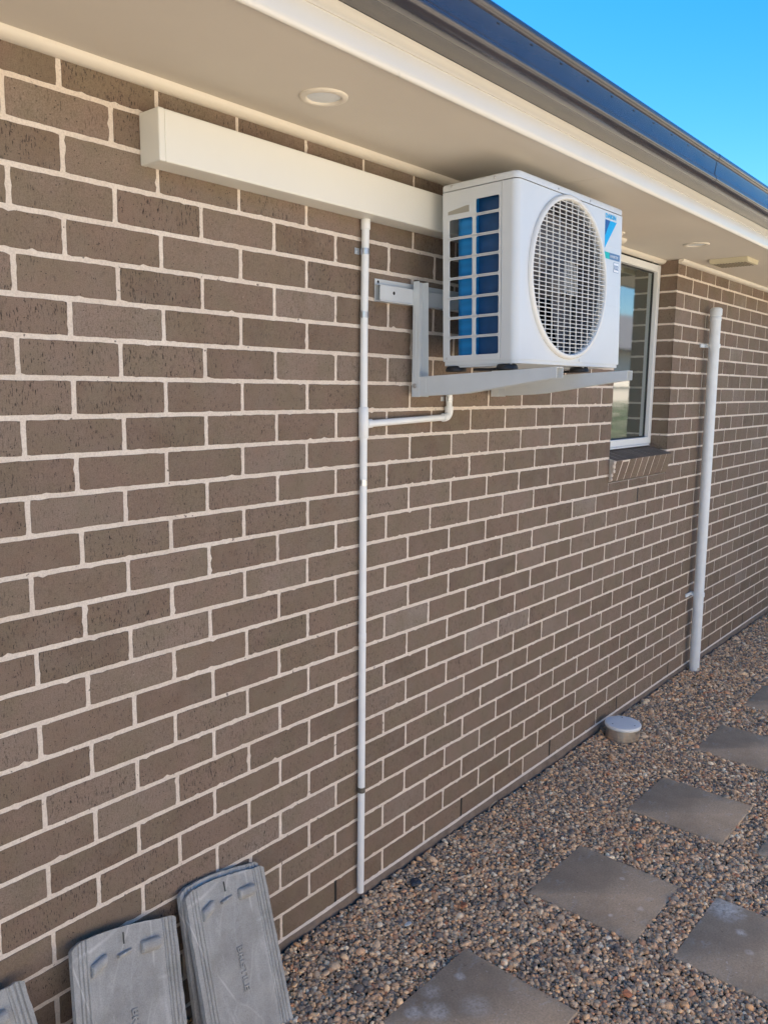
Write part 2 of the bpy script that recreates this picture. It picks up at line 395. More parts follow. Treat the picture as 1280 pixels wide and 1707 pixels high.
for k in range(1, 29):
    z0 = bed(k) + MJ + (row_j[k] if k < 28 else 0); z1 = min(bed(k-1) - MJ + row_j[k-1], TOP)
    par = 1 if k % 2 == 0 else 0
    xs = [x for x in range(XL, XR) if x % 2 == par]
    jit = {x: random.uniform(-.003, .003) for x in xs}
    for xa, xb in zip(xs, xs[1:]):
        ja = jit[xa] if xa not in (23, 29) else 0; jb = jit[xb] if xb not in (23, 29) else 0
        wj = random.uniform(-.001, .0008)
        x0 = xa*U + MJ + ja + wj; x1 = xb*U - MJ + jb
        fine = -.9 < x0 < 4.4
        top_open = z1 > OZ0
        if (k, xa) in WEEP: weeps.append((xa*U + ja, z0, z1))
        e0 = (1, 1, 1, 1)
        segs = [(x0, x1, z0, z1, e0)]
        if top_open and x0 < OX1 and x1 > OX0:
            segs = []
            if x0 < OX0 - .02: segs.append((x0, min(x1, OX0), z0, z1, (1, 0 if x1 > OX0 - .006 else 1, 1, 1)))
            if x1 > OX1 + .02: segs.append((max(x0, OX1), x1, z0, z1, (1, 1, 1, 0 if x0 < OX1 + .006 else 1)))
            if z0 < OZ0 - .02: segs.append((max(x0, OX0 + .005), min(x1, OX1), z0, OZ0 - .002, (1, 1, 0, 1)))
        elif top_open and abs(x1 - (OX0 - MJ)) < .008: segs = [(x0, OX0, z0, z1, (1, 0, 1, 1))]
        elif top_open and abs(x0 - (OX1 + MJ)) < .010: segs = [(OX1, x1, z0, z1, (1, 1, 1, 0))]
        for s in segs:
            y_off = random.uniform(-.0006, .0006)
            add_brick(bm, lay, s[0], s[1], s[2], s[3], Matrix.Translation((0, y_off, 0)), fine, 1.0, s[4], k*3.1)
# jamb returns of the window opening
for side, X in ((1, OX1), (-1, OX0)):
    Mj = Matrix(((0, side, 0, X), (1, 0, 0, 0), (0, 0, 1, 0), (0, 0, 0, 1)))
    for k in range(1, 14):
        z0 = max(bed(k) + MJ, OZ0 + .002); z1 = min(bed(k-1) - MJ, TOP)
        add_brick(bm, lay, .0008, REV - .001, z0, z1, Mj, True, .7, (1, 0, 1, 0), k*5.3)
fixn(bm)
o = link_obj('brick_courses', bm, M_brick, house)
# mortar body: the wall behind the brick faces, with the window notch
bm = bmesh.new()
pf = [(XL*U, -.0005), (XR*U, -.0005), (XR*U, TOP), (OX1 + .0026, TOP), (OX1 + .0026, OZ0), (OX0 - .0026, OZ0), (OX0 - .0026, TOP), (XL*U, TOP)]
prism(bm, pf, .0016, .11, 'Y'); fixn(bm)
link_obj('mortar', bm, M_mortar, house)
# thin mortar smear at the foot of the wall and the rough footing edge
bm = bmesh.new()
n = 400; xs = np.linspace(XL*U, 8, n)
rows = [[], [], [], []]
for i, x in enumerate(xs):
    a = noise.noise(Vector((x*9, 0, 1))) * .004 + noise.noise(Vector((x*40, 0, 4))) * .002
    rows[0].append(bm.verts.new((x, .002, -.0005))); rows[1].append(bm.verts.new((x, -.0008 + a*.3, -.002)))
    rows[2].append(bm.verts.new((x, -.003 + a*1.2, -.02 + a))); rows[3].append(bm.verts.new((x, -.007 + a, -.09)))
for A, B in zip(rows, rows[1:]):
    for i in range(n-1): bm.faces.new((A[i], A[i+1], B[i+1], B[i]))
fixn(bm); link_obj('footing', bm, M_foot, house, smooth=True)
bm = bmesh.new(); n = 500; xs = np.linspace(XL*U, 8, n); rows = [[], [], []]
for i, x in enumerate(xs):
    a = max(-.3, noise.noise(Vector((x*7, 3, 1)))) * .5 + .35 + noise.noise(Vector((x*50, 3, 1))) * .25
    hgt = .0015 + .004*max(0, a)
    rows[0].append(bm.verts.new((x, .0015, .0052))); rows[1].append(bm.verts.new((x, -.0012 - .0012*a, .0022))); rows[2].append(bm.verts.new((x, -.0028 - .0016*a, -hgt)))
for A, B in zip(rows, rows[1:]):
    for i in range(n-1): bm.faces.new((A[i], A[i+1], B[i+1], B[i]))
fixn(bm); link_obj('mortar_smear', bm, M_mortar, house, smooth=True)
bm = bmesh.new()
bm.free()
for (x, z0, z1) in weeps:
    bm = bmesh.new(); box(bm, x - .0056, x + .0056, .0002, .0014, z0 + .001, z1 + .001); link_obj('weep_hole', bm, M_dark, house)
# sill of sloping rowlock bricks
bm = bmesh.new(); lay = bm.loops.layers.float_color.new('tint'); bmM = bmesh.new()
nb = 9; wd = (OX1 - OX0 - .006) / nb
def sill_prof(g):
    return [(.12, 1.402 - g), (-.034 + g, 1.364 - g), (-.005 + g, 1.257 + g), (.12, 1.257 + g)]
for i in range(nb):
    x0 = OX0 + .006 + i*wd + .0030; x1 = x0 + wd - .0060
    o_ = random.uniform(-.0015, .0015)
    A, B = prism(bm, [(y + o_, z) for y, z in sill_prof(0)], x0, x1, 'X')
    bm.faces.ensure_lookup_table()
    t = (random.random()*.8, random.random()*.6, random.random(), 1)
    for f in bm.faces[-6:]:
        for l in f.loops: l[lay] = t
prism(bmM, sill_prof(.0012), OX0 + .005, OX1 - .0005, 'X')
fixn(bm); fixn(bmM)
sill = link_obj('window_sill', bm, M_brick, house, bevel=.0022)
link_obj('mortar_bed', bmM, M_mortar, sill)
# broken lump of mortar at the near end of the sill
bm = bmesh.new()
for (x, y, z, s) in ((OX0 - .001, -.024, 1.335, .012), (OX0 + .004, -.022, 1.312, .011), (OX0 - .002, -.016, 1.292, .010), (OX0 + .002, -.012, 1.272, .009), (OX0 - .004, -.028, 1.355, .009)):
    r_ = bmesh.ops.create_icosphere(bm, subdivisions=2, radius=s)
    for v in r_['verts']:
        v.co *= 1 + .35 * noise.noise(v.co * 160 + Vector((x*50, z*90, 0))); v.co.y *= .7; v.co += Vector((x, y, z))
link_obj('mortar_lump', bm, M_mortar, sill, smooth=True)

# soffit sheets
bm = bmesh.new()
js = [XL*U, -.735, 1.665, 4.065, 6.465, 8.865, XR*U]
for a, b_ in zip(js, js[1:]): box(bm, a + .0012, b_ - .0012, -.462, .0, 2.402, 2.408)
box(bm, OX0 - .02, OX1 + .02, .0002, .13, 2.4025, 2.408)
link_obj('soffit', bm, M_soffit, house)
bm = bmesh.new(); box(bm, XL*U, XR*U, -.462, .3, 2.4085, 2.42)  # unseen sheet added to stop light leaking through the soffit joints
link_obj('soffit_light_block', bm, M_soffit, house)
# quad moulding
def quad(a0, a1, yw, name):
    bm = bmesh.new(); n = 8
    pr_ = [(yw, 2.4015), (yw, 2.381)] + [(yw - .003 - .026*math.sin(PI/2*i/n), 2.381 + .0195*(1-math.cos(PI/2*i/n))) for i in range(n+1)] + [(yw - .029, 2.4015)]
    prism(bm, pr_, a0, a1, 'X'); fixn(bm); return link_obj(name, bm, M_mould, house, smooth=True, auto=40)
quad(XL*U, OX0 + .0, .0, 'moulding'); quad(OX1 + .0, XR*U, .0, 'moulding'); quad(OX0 + .003, OX1 - .001, REV - .002, 'moulding')
# fascia
bm = bmesh.new()
fp = [(-.460, 2.401), (-.4605, 2.3975), (-.463, 2.3955), (-.4665, 2.3955), (-.470, 2.398), (-.4725, 2.404), (-.4735, 2.412), (-.4735, 2.4475), (-.4715, 2.4485), (-.4715, 2.4500), (-.4755, 2.4505), (-.476, 2.4565), (-.4745, 2.462), (-.476, 2.468), (-.476, 2.4800), (-.46, 2.4800)]
prism(bm, fp, XL*U, XR*U, 'X'); fixn(bm)
link_obj('fascia', bm, M_fascia, house, smooth=True, auto=50)
# gutter
gp = [(-.470, 2.4810), (-.533, 2.4810), (-.5345, 2.4828), (-.5362, 2.4828), (-.538, 2.479), (-.552, 2.4765), (-.567, 2.478), (-.578, 2.483), (-.5845, 2.491), (-.5845, 2.498), (-.580, 2.505), (-.5765, 2.511),
      (-.581, 2.555), (-.586, 2.559), (-.591, 2.566), (-.592, 2.574), (-.588, 2.581), (-.580, 2.584), (-.572, 2.582), (-.570, 2.575), (-.573, 2.560), (-.569, 2.513), (-.574, 2.500), (-.573, 2.490), (-.555, 2.484), (-.538, 2.487), (-.470, 2.489)]
bm = bmesh.new()
prism(bm, gp, XL*U, 2.285, 'X'); prism(bm, [(y - .0012*(1 if y < -.54 else 0), z) for y, z in gp], 2.286, XR*U, 'X')
fixn(bm); gut = link_obj('gutter', bm, M_gutter, house, smooth=True, auto=40)
for i in range(56):
    x = -1.2 + i*.152; bm = bmesh.new(); box(bm, x, x + .010, -.5815, -.5795, 2.5462, 2.5488); link_obj('overflow_slot', bm, M_dark, gut)
# roof: tile courses rising away from the gutter (mostly hidden behind it)
M_roof = mat('roof_tile', (.11, .10, .10), .7, var=.2, vscale=6)
bm = bmesh.new(); sl = math.tan(R(22))
for i in range(26):
    y0 = -.52 + i*.32; z0 = 2.575 + i*.32*sl
    prism(bm, [(y0, z0), (y0 + .35, z0 + .35*sl - .012), (y0 + .35, z0 + .35*sl - .03), (y0, z0 - .02)], XL*U, XR*U, 'X')
fixn(bm); link_obj('roof', bm, M_roof, house)
# rear walls of the house so that it is closed
bm = bmesh.new()
box(bm, XL*U, XR*U, 7.8, 7.9, GZ - .05, 5.9); box(bm, XL*U, XL*U + .1, .111, 7.79, GZ - .05, 2.399); box(bm, XR*U - .1, XR*U, .111, 7.79, GZ - .05, 2.399)
link_obj('rear_wall', bm, M_brick, house)

# window
win = link_obj('window', (lambda b: (box(b, OX0 + .004, OX1 - .004, .1425, .15, 1.405, 2.40), b)[1])(bmesh.new()), M_dark, house)
WX0, WX1, WZ0, WZ1 = OX0 + .004, OX1 - .004, 1.412, 2.374
bm = bmesh.new(); fw = .036
def frame_ring(bm, x0, x1, z0, z1, wv, y0, y1):
    box(bm, x0, x0 + wv, y0, y1, z0, z1); box(bm, x1 - wv, x1, y0, y1, z0, z1)
    box(bm, x0 + wv + .0002, x1 - wv - .0002, y0 + .0004, y1, z0 + .0003, z0 + wv); box(bm, x0 + wv + .0002, x1 - wv - .0002, y0 + .0004, y1, z1 - wv, z1 - .0003)
frame_ring(bm, WX0, WX1, WZ0, WZ1, fw, REV - .004, .142)
link_obj('frame', bm, M_winframe, win, bevel=.0015)
bm = bmesh.new(); box(bm, WX0 + .002, WX1 - .03, REV - .010, .14, 1.402, 1.4115)
link_obj('subsill', bm, M_winframe, win, bevel=.001)
bm = bmesh.new(); frame_ring(bm, WX0 + fw + .0005, WX1 - fw - .0005, WZ0 + fw + .0005, WZ1 - fw - .0005, .006, .114, .124)
link_obj('seal', bm, M_rubber, win)
bm = bmesh.new(); box(bm, WX0 + fw + .005, WX1 - fw - .005, .119, .123, WZ0 + fw + .005, WZ1 - fw - .005)
link_obj('pane', bm, M_glass, win)

# ------------------------------------------------------------------ things on the eave
def downlight(x, y, r_, label):
    t = empty('downlight', (x, y, 2.402)); tag(t, label, 'ceiling light', 'round lights recessed in the eave')
    bm = bmesh.new(); lathe(bm, [(r_*.68, 0), (r_*.70, -.0035), (r_*.76, -.006), (r_*.9, -.0055), (r_*.98, -.003), (r_, -.0008), (r_, 0)], 64)
    fixn(bm); link_obj('trim_ring', bm, M_mould, t, smooth=True)
    bm = bmesh.new(); lathe(bm, [(0.0005, -.0022), (r_*.3, -.0021), (r_*.6, -.0014), (r_*.69, -.0004)], 64)
    fixn(bm); link_obj('lens', bm, M_winframe, t, smooth=True)
downlight(.556, -.232, .060, 'round cream downlight in the soffit above the white duct')
downlight(3.092, -.231, .060, 'round cream downlight in the soffit between air conditioner and vent')
t = empty('sensor_light', (2.585, -.050, 2.402)); tag(t, 'small cream dome under the soffit just behind the air conditioner', 'sensor')
bm = bmesh.new(); lathe(bm, [(.034, 0), (.034, -.008), (.03, -.020), (.022, -.031), (.012, -.036), (.0005, -.037)], 32); fixn(bm)
link_obj('dome', bm, M_mould, t, smooth=True)
bm = bmesh.new(); lathe(bm, [(.001, -.0004), (.042, -.0006), (.044, -.005), (.0345, -.007)], 32); fixn(bm)
link_obj('base', bm, M_mould, t, smooth=True)
M_vent = mat('vent_plastic', (.66, .60, .42), .5, var=.05, vscale=20)
M_ventd = mat('vent_shadow', (.25, .21, .15), .7, var=.1, vscale=30)  # darker copy of the vent plastic, louvre shade put into the colour
t = empty('eave_vent', (3.688, -.221, 2.402)); tag(t, 'rectangular cream vent box under the soffit above the tall grey pipe', 'vent')
bm = bmesh.new(); prism(bm, [(-.100, 0), (-.086, -.024), (.086, -.024), (.100, 0)], -.098, .098, 'Y')
fixn(bm); link_obj('housing', bm, M_vent, t, bevel=.002)
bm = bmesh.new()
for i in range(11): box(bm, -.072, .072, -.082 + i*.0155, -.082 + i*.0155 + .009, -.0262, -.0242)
link_obj('louvre_shade', bm, M_ventd, t)

# ------------------------------------------------------------------ duct
duct = empty('pipe_duct', (.191, 0, 2.206)); tag(duct, 'long cream rectangular pipe cover running along the brick under the eave', 'duct')
bm = bmesh.new(); prism(bm, [(0, 0), (-.077, 0), (-.077, .114), (0, .114)], .0165, 1.34, 'X'); fixn(bm)
link_obj('cover', bm, M_duct, duct, bevel=.004)
bm = bmesh.new(); prism(bm, [(0, -.0003), (-.0773, -.0003), (-.0773, .1143), (0, .1143)], 0, .0166, 'X'); fixn(bm)
link_obj('end_cap', bm, M_duct, duct, bevel=.003)

# ------------------------------------------------------------------ drain pipe on the wall
def clip(parent, x, y, z, r_, ear, m, zh=.008):
    bm = bmesh.new(); n = 24
    lathe(bm, [(r_ + .0003, -zh), (r_ + .0016, -zh), (r_ + .0016, zh), (r_ + .0003, zh)], n, Matrix.Translation((x, y, z)), closed=True)
    for e in ear: 
        a, b_ = sorted((x + e*r_*.8, x + e*(r_ + .019)))
        box(bm, a, b_, -.0022, -.0006, z - zh, z + zh)
        c = x + e*(r_ + .011)
        lathe(bm, [(.0001, .0016), (.0035, .001), (.0038, 0)], 12, Matrix.Translation((c, -.0022, z)) @ Matrix.Rotation(PI/2, 4, 'X'))
    fixn(bm); return link_obj('clip', bm, m, parent, smooth=True, auto=40)
PX, PY = .947, -.0165; PR = .0118
dp = empty('drain_pipe', (0, 0, 0)); tag(dp, 'thin white plastic pipe from the duct down the brick wall with side branch', 'pipe')
bm = bmesh.new(); tube(bm, [(PX + .004, PY, 2.207), (PX + .003, PY, 2.12), (PX, PY, 1.9), (PX, PY, 1.0), (PX - .001, PY, .4), (PX - .003, PY, -.003)], PR, 24)
link_obj('pipe', bm, M_pvc, dp, smooth=True, auto=50)
for z0, z1 in ((2.176, 2.206), (1.548, 1.644), (.885, .915)):
    bm = bmesh.new(); rr = .0153 if z0 < 2 and z1 > 1 else .0142
    tube(bm, [(PX + (.004 if z0 > 2 else 0), PY, z0), (PX + (.004 if z0 > 2 else 0), PY, z0 + .001), (PX + (.004 if z0 > 2 else 0), PY, z1 - .001), (PX + (.004 if z0 > 2 else 0), PY, z1)], [rr - .001, rr, rr, rr - .001] if z1 > 1 else [PR + .0002, PR + .0009, PR + .0009, PR + .0002], 24)
    link_obj('coupling', bm, M_pvc, dp, smooth=True, auto=50)
EX = 1.398
bm = bmesh.new()
pts = [(PX + .010, PY, 1.592), (EX - .022, PY, 1.604)] + [(EX - .022 + .022*math.sin(a), PY, 1.604 + .022*(1 - math.cos(a))) for a in np.linspace(.2, PI/2, 7)] + [(EX, PY, 1.70)]
tube(bm, pts, PR*.93, 20); link_obj('branch', bm, M_pvc, dp, smooth=True, auto=50)
bm = bmesh.new(); pts = [(EX - .036, PY, 1.6035), (EX - .024, PY, 1.604)] + [(EX - .024 + .024*math.sin(a), PY, 1.604 + .024*(1 - math.cos(a))) for a in np.linspace(.2, PI/2, 7)] + [(EX, PY, 1.642)]
tube(bm, pts, .0145, 20); link_obj('elbow', bm, M_pvc, dp, smooth=True, auto=50)
bm = bmesh.new(); tube(bm, [(PX + .012, PY, 1.592), (PX + .036, PY, 1.593)], .0138, 20); link_obj('coupling', bm, M_pvc, dp, smooth=True, auto=50)
clip(dp, PX + .003, PY, 2.112, PR, (-1,), M_galv, .009); clip(dp, PX, PY, 1.925, PR, (1,), M_galv, .009)
clip(dp, PX, PY, 1.408, PR, (1,), M_galv, .009); clip(dp, PX - .001, PY, .372, PR, (1,), M_oldgalv, .009)
clip(dp, EX, PY, 1.668, PR*.93, (-1,), M_galv, .008)

# tall grey-white vent pipe
VX0, VX1, VY, VR = 4.022, 3.958, -.056, .0300
vp = empty('vent_pipe', (VX0, VY, GZ)); tag(vp, 'tall fat grey plastic pipe with rounded cap standing against the wall past the window', 'pipe')
L = 2.185 - GZ; dx = VX1 - VX0
bm = bmesh.new(); tube(bm, [(0, 0, -.05), (dx*.5, 0, L*.5), (dx, 0, L - .06)], VR, 32); link_obj('pipe', bm, M_pvcgrey, vp, smooth=True, auto=50)
bm = bmesh.new(); tube(bm, [(dx, 0, L - .078), (dx, 0, L - .075), (dx, 0, L - .055), (dx, 0, L - .05), (dx, 0, L - .045), (dx, 0, L - .012), (dx, 0, L - .003), (dx, 0, L)], [VR + .001, VR + .002, VR + .002, VR - .002, VR + .004, VR + .004, VR - .003, VR - .016], 32)
link_obj('cap', bm, M_pvcgrey, vp, smooth=True, auto=50)
M_pvcbase = mat('pvc_dirty', (.50, .46, .40), .7, var=.2, vscale=40)
bm = bmesh.new(); tube(bm, [(0, 0, -.03), (0, 0, .032)], VR + .0012, 32); link_obj('base', bm, M_pvcbase, vp, smooth=True, auto=50)
for z, nm in ((1.965, 0), (.46, 1)):
    xx = dx * (z / L); bm = bmesh.new()
    lathe(bm, [(VR + .0003, -.012), (VR + .0035, -.012), (VR + .0035, .012), (VR + .0003, .012)], 32, Matrix.Translation((xx, 0, z - GZ)), closed=True)
    box(bm, xx - .090, xx - VR*.6, -VY - .012, -VY - .004, z - GZ - .010, z - GZ + .010); box(bm, xx - .016, xx + .016, VR + .001, -VY - .001, z - GZ - .009, z - GZ + .009)
    fixn(bm); link_obj('clip', bm, M_pvcgrey, vp, smooth=True, auto=40)

# ------------------------------------------------------------------ bracket
br = empty('wall_bracket', (0, 0, 0)); tag(br, 'pale grey steel bracket with rail, uprights and two arms carrying the air conditioner', 'bracket')
T = .0022
bm = bmesh.new()
prism(bm, [(-.0006, 1.971), (-.0285, 1.971), (-.0285, 1.9745), (-.003, 1.9745), (-.003, 2.041), (-.0006, 2.041)], 1.011, 1.93, 'X')
fixn(bm); rail = link_obj('rail', bm, M_bracket, br, bevel=.0006)
bm = bmesh.new(); prism(bm, [(-.0248, 1.9755), (-.0270, 1.9755), (-.0270, 2.021), (-.0055, 2.0225), (-.0055, 2.0205), (-.0248, 2.0188)], 1.009, 1.94, 'X'); fixn(bm); link_obj('rail_cover', bm, M_bracket, rail, bevel=.0006)
for hx, hy, hz, hr in ((1.075, -.0270, 2.000, .0055), (1.026, -.0031, 2.032, .0045)):
    bm = bmesh.new(); lathe(bm, [(.0001, .0004), (hr, .0004)], 16, Matrix.Translation((hx, hy, hz)) @ Matrix.Rotation(PI/2, 4, 'X')); link_obj('bolt_hole', bm, M_dark, rail)
def channel_upright(x):
    bm = bmesh.new(); y0, y1 = -.0275, -.060; wv = .050
    prof = [(x, y0), (x, y1), (x + T, y1), (x + T, y0 - T), (x + wv - T, y0 - T), (x + wv - T, y1), (x + wv, y1), (x + wv, y0)]
    A, B = prism(bm, prof, 1.676, 2.046, 'Z')
    for v in bm.verts:
        if v.co.z > 2.0 and v.co.y < -.058: v.co.y = -.052
    fixn(bm); u = link_obj('upright', bm, M_bracket, br, bevel=.0008)
    bm = bmesh.new()
    Mx = Matrix.Translation((x - .0002, -.040, 1.712)) @ Matrix.Rotation(-PI/2, 4, 'Y')
    lathe(bm, [(.0001, .005), (.0045, .0045), (.0055, .001), (.0085, .0008), (.0085, 0)], 12, Mx)
    link_obj('bolt', bm, M_galv, u)
    bm = bmesh.new()                                            # pressed rib on the side flange
    box(bm, x - .0014, x + .0002, -.043, -.039, 1.735, 2.03); link_obj('rib', bm, M_bracket, u, bevel=.0006)
def arm(x):
    bm = bmesh.new(); wv = .040
    # side profile (y, z) ; arm rises slightly outwards
    top = [(-.0535, 1.7415), (-.556, 1.7695)]; bot = [(-.556, 1.7385), (-.235, 1.690), (-.18, 1.6855), (-.0535, 1.6790)]
    prof = top + bot
    for (a, b_) in ((x, x + T), (x + wv - T, x + wv)): prism(bm, prof, a, b_, 'X')
    prism(bm, [(-.050, 1.7412), (-.556, 1.7692), (-.556, 1.7692 - T), (-.050, 1.7412 - T)], x + T + .0001, x + wv - T - .0001, 'X')
    fixn(bm); a = link_obj('arm', bm, M_bracket, br, bevel=.0007)
    for ya, yb, za, zb in ((-.084, -.081, 1.692, 1.736), (-.470, -.4675, 1.750, 1.756)):
        bm = bmesh.new(); box(bm, x - .0009, x + .0002, ya, yb, za, zb); link_obj('rib', bm, M_bracket, a)
channel_upright(1.171); channel_upright(1.648); arm(1.1745); arm(1.6565)

# ------------------------------------------------------------------ air conditioner
AW, AD, AH = .7147, .2712, .55
ac = empty('air_conditioner', (1.1905, -.4095, 1.7881), Euler((-.0261, -.0035, -.0052)).copy())
tag(ac, 'white outdoor air conditioner with round fan grille and blue coil on wall arms', 'air conditioner')
FX, FZ, FR = .322, .272, .247
# front panel with the round opening, wrapping round both corners
bm = bmesh.new(); x0, x1, z0, z1 = .022, AW - .014, .006, .526
angs = sorted(set([2*PI*i/128 for i in range(128)] + [math.atan2(zz - FZ, xx - FX) % (2*PI) for xx in (x0, x1) for zz in (z0, z1)]))
inner, outer = [], []
for a in angs:
    c, s = math.cos(a), math.sin(a); inner.append(bm.verts.new((FX + FR*c, 0, FZ + FR*s)))
    ts = []
    if c > 1e-9: ts.append((x1 - FX)/c)
    if c < -1e-9: ts.append((x0 - FX)/c)
    if s > 1e-9: ts.append((z1 - FZ)/s)
    if s < -1e-9: ts.append((z0 - FZ)/s)
    t_ = min(ts); outer.append(bm.verts.new((FX + t_*c, 0, FZ + t_*s)))
nA = len(angs); back = [bm.verts.new((v.co.x, .02, v.co.z)) for v in inner]
for i in range(nA):
    j = (i+1) % nA; bm.faces.new((inner[i], inner[j], outer[j], outer[i])); bm.faces.new((back[i], back[j], inner[j], inner[i]))
def strip(pts, z0, z1):
    A = [bm.verts.new((x, y, z0)) for x, y in pts]; B = [bm.verts.new((x, y, z1)) for x, y in pts]
    for i in range(len(pts)-1): bm.faces.new((A[i], A[i+1], B[i+1], B[i]))
cr_ = .022
strip([(x0 - cr_*math.sin(a), cr_ - cr_*math.cos(a)) for a in np.linspace(0, PI/2, 10)] + [(0, .0535), (.004, .0535)], z0, z1)
strip([(x1 + .014*math.sin(a), .014 - .014*math.cos(a)) for a in np.linspace(0, PI/2, 8)] + [(AW, AD)], z0, z1)
# bottom lip
strip_z = [(x0, .0), (x1, .0)]
A = [bm.verts.new((x, y, z0)) for x, y in [(x0, 0), (x1, 0)]]; B = [bm.verts.new((x, .02, z0 - .0)) for x in (x0, x1)]
bm.faces.new((A[0], A[1], B[1], B[0]))
bmesh.ops.remove_doubles(bm, verts=bm.verts[:], dist=.00005); fixn(bm)
cab = link_obj('cabinet', bm, M_unit, ac, smooth=True, auto=35)
for p_ in cab.data.polygons:
    if abs(p_.normal.y) > .999 or abs(p_.normal.x) > .9995: p_.use_smooth = False
# top cover
def rrect(x0, x1, y0, y1, r_, n=7):
    pts = []
    for cx, cy, a0 in ((x0 + r_, y0 + r_, PI), (x1 - r_, y0 + r_, 1.5*PI), (x1 - .006, y1 - .006, 0), (x0 + .006, y1 - .006, .5*PI)):
        rr = r_ if a0 in (PI, 1.5*PI) else .006
        for i in range(n): a = a0 + PI/2*i/(n-1); pts.append((cx + rr*math.cos(a), cy + rr*math.sin(a)))
    return pts
bm = bmesh.new()
lv = [(0.0, .5285), (0.0, .543), (.0012, .547), (.004, .5495), (.009, .55)]
rings = []
for ins, z in lv: rings.append([bm.verts.new((x, y, z)) for x, y in rrect(-.0012 + ins, AW + .0012 - ins, -.0012 + ins, AD + .0012 - ins, .022)])
for A, B in zip(rings, rings[1:]):
    n = len(A)
    for i in range(n): bm.faces.new((A[i], A[(i+1) % n], B[(i+1) % n], B[i]))
bm.faces.new(rings[-1]); bm.faces.new(rings[0][::-1]); fixn(bm)
link_obj('top_cover', bm, M_unit, ac, smooth=True, auto=40)
# left side grille plate
def plate(bm, ys, zs, solid, xa, xb):
    V = {}
    def vtx(i, j, x):
        if (i, j, x) not in V: V[(i, j, x)] = bm.verts.new((x, ys[i], zs[j]))
        return V[(i, j, x)]
    ny, nz_ = len(ys)-1, len(zs)-1
    S = lambda i, j: 0 <= i < ny and 0 <= j < nz_ and solid(i, j)
    for i in range(ny):
        for j in range(nz_):
            if not S(i, j): continue
            bm.faces.new((vtx(i, j, xa), vtx(i+1, j, xa), vtx(i+1, j+1, xa), vtx(i, j+1, xa)))
            bm.faces.new((vtx(i, j, xb), vtx(i, j+1, xb), vtx(i+1, j+1, xb), vtx(i+1, j, xb)))
            for (di, dj, p, q) in ((-1, 0, (i, j), (i, j+1)), (1, 0, (i+1, j), (i+1, j+1)), (0, -1, (i, j), (i+1, j)), (0, 1, (i, j+1), (i+1, j+1))):
                if not S(i+di, j+dj): bm.faces.new((vtx(*p, xa), vtx(*q, xa), vtx(*q, xb), vtx(*p, xb)))
ys = [.0557, .0635, .147, .1595, .2465, .2705]
zs = [.008, .0255]
for i in range(7): zs += [.0255 + i*.0605 + .0525, .0255 + (i+1)*.0605]
zs += [.490 - .0, .5265]           # short row + top margin
zs = sorted(set(round(z, 5) for z in zs))
def solid(i, j):
    if i in (0, 2, 4): return False if False else True
    if j == 0 or j == len(zs)-2: return True
    if i == 3 and zs[j] > .445: return True
    return j % 2 == 0
bm = bmesh.new(); plate(bm, ys, zs, solid, .0004, .0040); fixn(bm)
# round the window corners a little
ed = [e for e in bm.edges if abs(e.verts[0].co.x - e.verts[1].co.x) > .002 and len(e.link_faces) == 2 and .056 < e.verts[0].co.y < .262 and .01 < e.verts[0].co.z < .52 and e.link_faces[0].normal.angle(e.link_faces[1].normal) > 1]
bmesh.ops.bevel(bm, geom=ed, offset=.0055, segments=3, affect='EDGES', profile=.5)
fixn(bm); link_obj('side_grille', bm, M_unit, ac, bevel=.0007)
# moulded hand grip
bm = bmesh.new(); box(bm, -.0012, .0003, .166, .252, .4545, .484)
gr = link_obj('hand_grip', bm, M_unit, ac, bevel=.001)
bm = bmesh.new(); prism(bm, [(.170, .457), (.249, .457), (.249, .4665), (.180, .4765), (.170, .4765)], -.0022, -.0013, 'X'); fixn(bm)
link_obj('recess', bm, M_handle, gr)
# back post, base pan, back rails
bm = bmesh.new(); box(bm, .0005, .022, AD - .0025, AD - .0003, .012, .526)
fixn(bm); link_obj('corner_post', bm, M_unit, ac)
bm = bmesh.new(); box(bm, .565, AW - .002, AD - .003, AD - .0005, .0128, .526); link_obj('back_panel', bm, M_unit, ac)
bm = bmesh.new(); prism(bm, rrect(.003, AW - .003, .003, AD - .002, .02), -.006, .0125, 'Z'); fixn(bm)
link_obj('base_pan', bm, M_bracket, ac, bevel=.001)
# coil
bm = bmesh.new(); out_, in_ = [], []
path = [(.016, .152), (.016, .205)] + [(.016 + .034*(1 - math.cos(a)), .205 + .034*math.sin(a)) for a in np.linspace(0, PI/2, 12)] + [(.10, .239), (.56, .239)]
pin = [(.040, .152), (.040, .205)] + [(.040 + .010*(1 - math.cos(a)), .205 + .010*math.sin(a)) for a in np.linspace(0, PI/2, 12)] + [(.10, .215), (.56, .215)]
A, B = prism(bm, path + pin[::-1], .014, .5255, 'Z'); fixn(bm)
link_obj('coil', bm, M_coil, ac, smooth=True, auto=40)
bm = bmesh.new(); box(bm, .024, .030, .056, .151, .014, .5255); link_obj('coil_shaded_face', bm, mat('shaded_fins', (.004, .062, .19), .45, var=.15, vscale=25), ac)  # darker copy of the coil: its shade is put into the colour
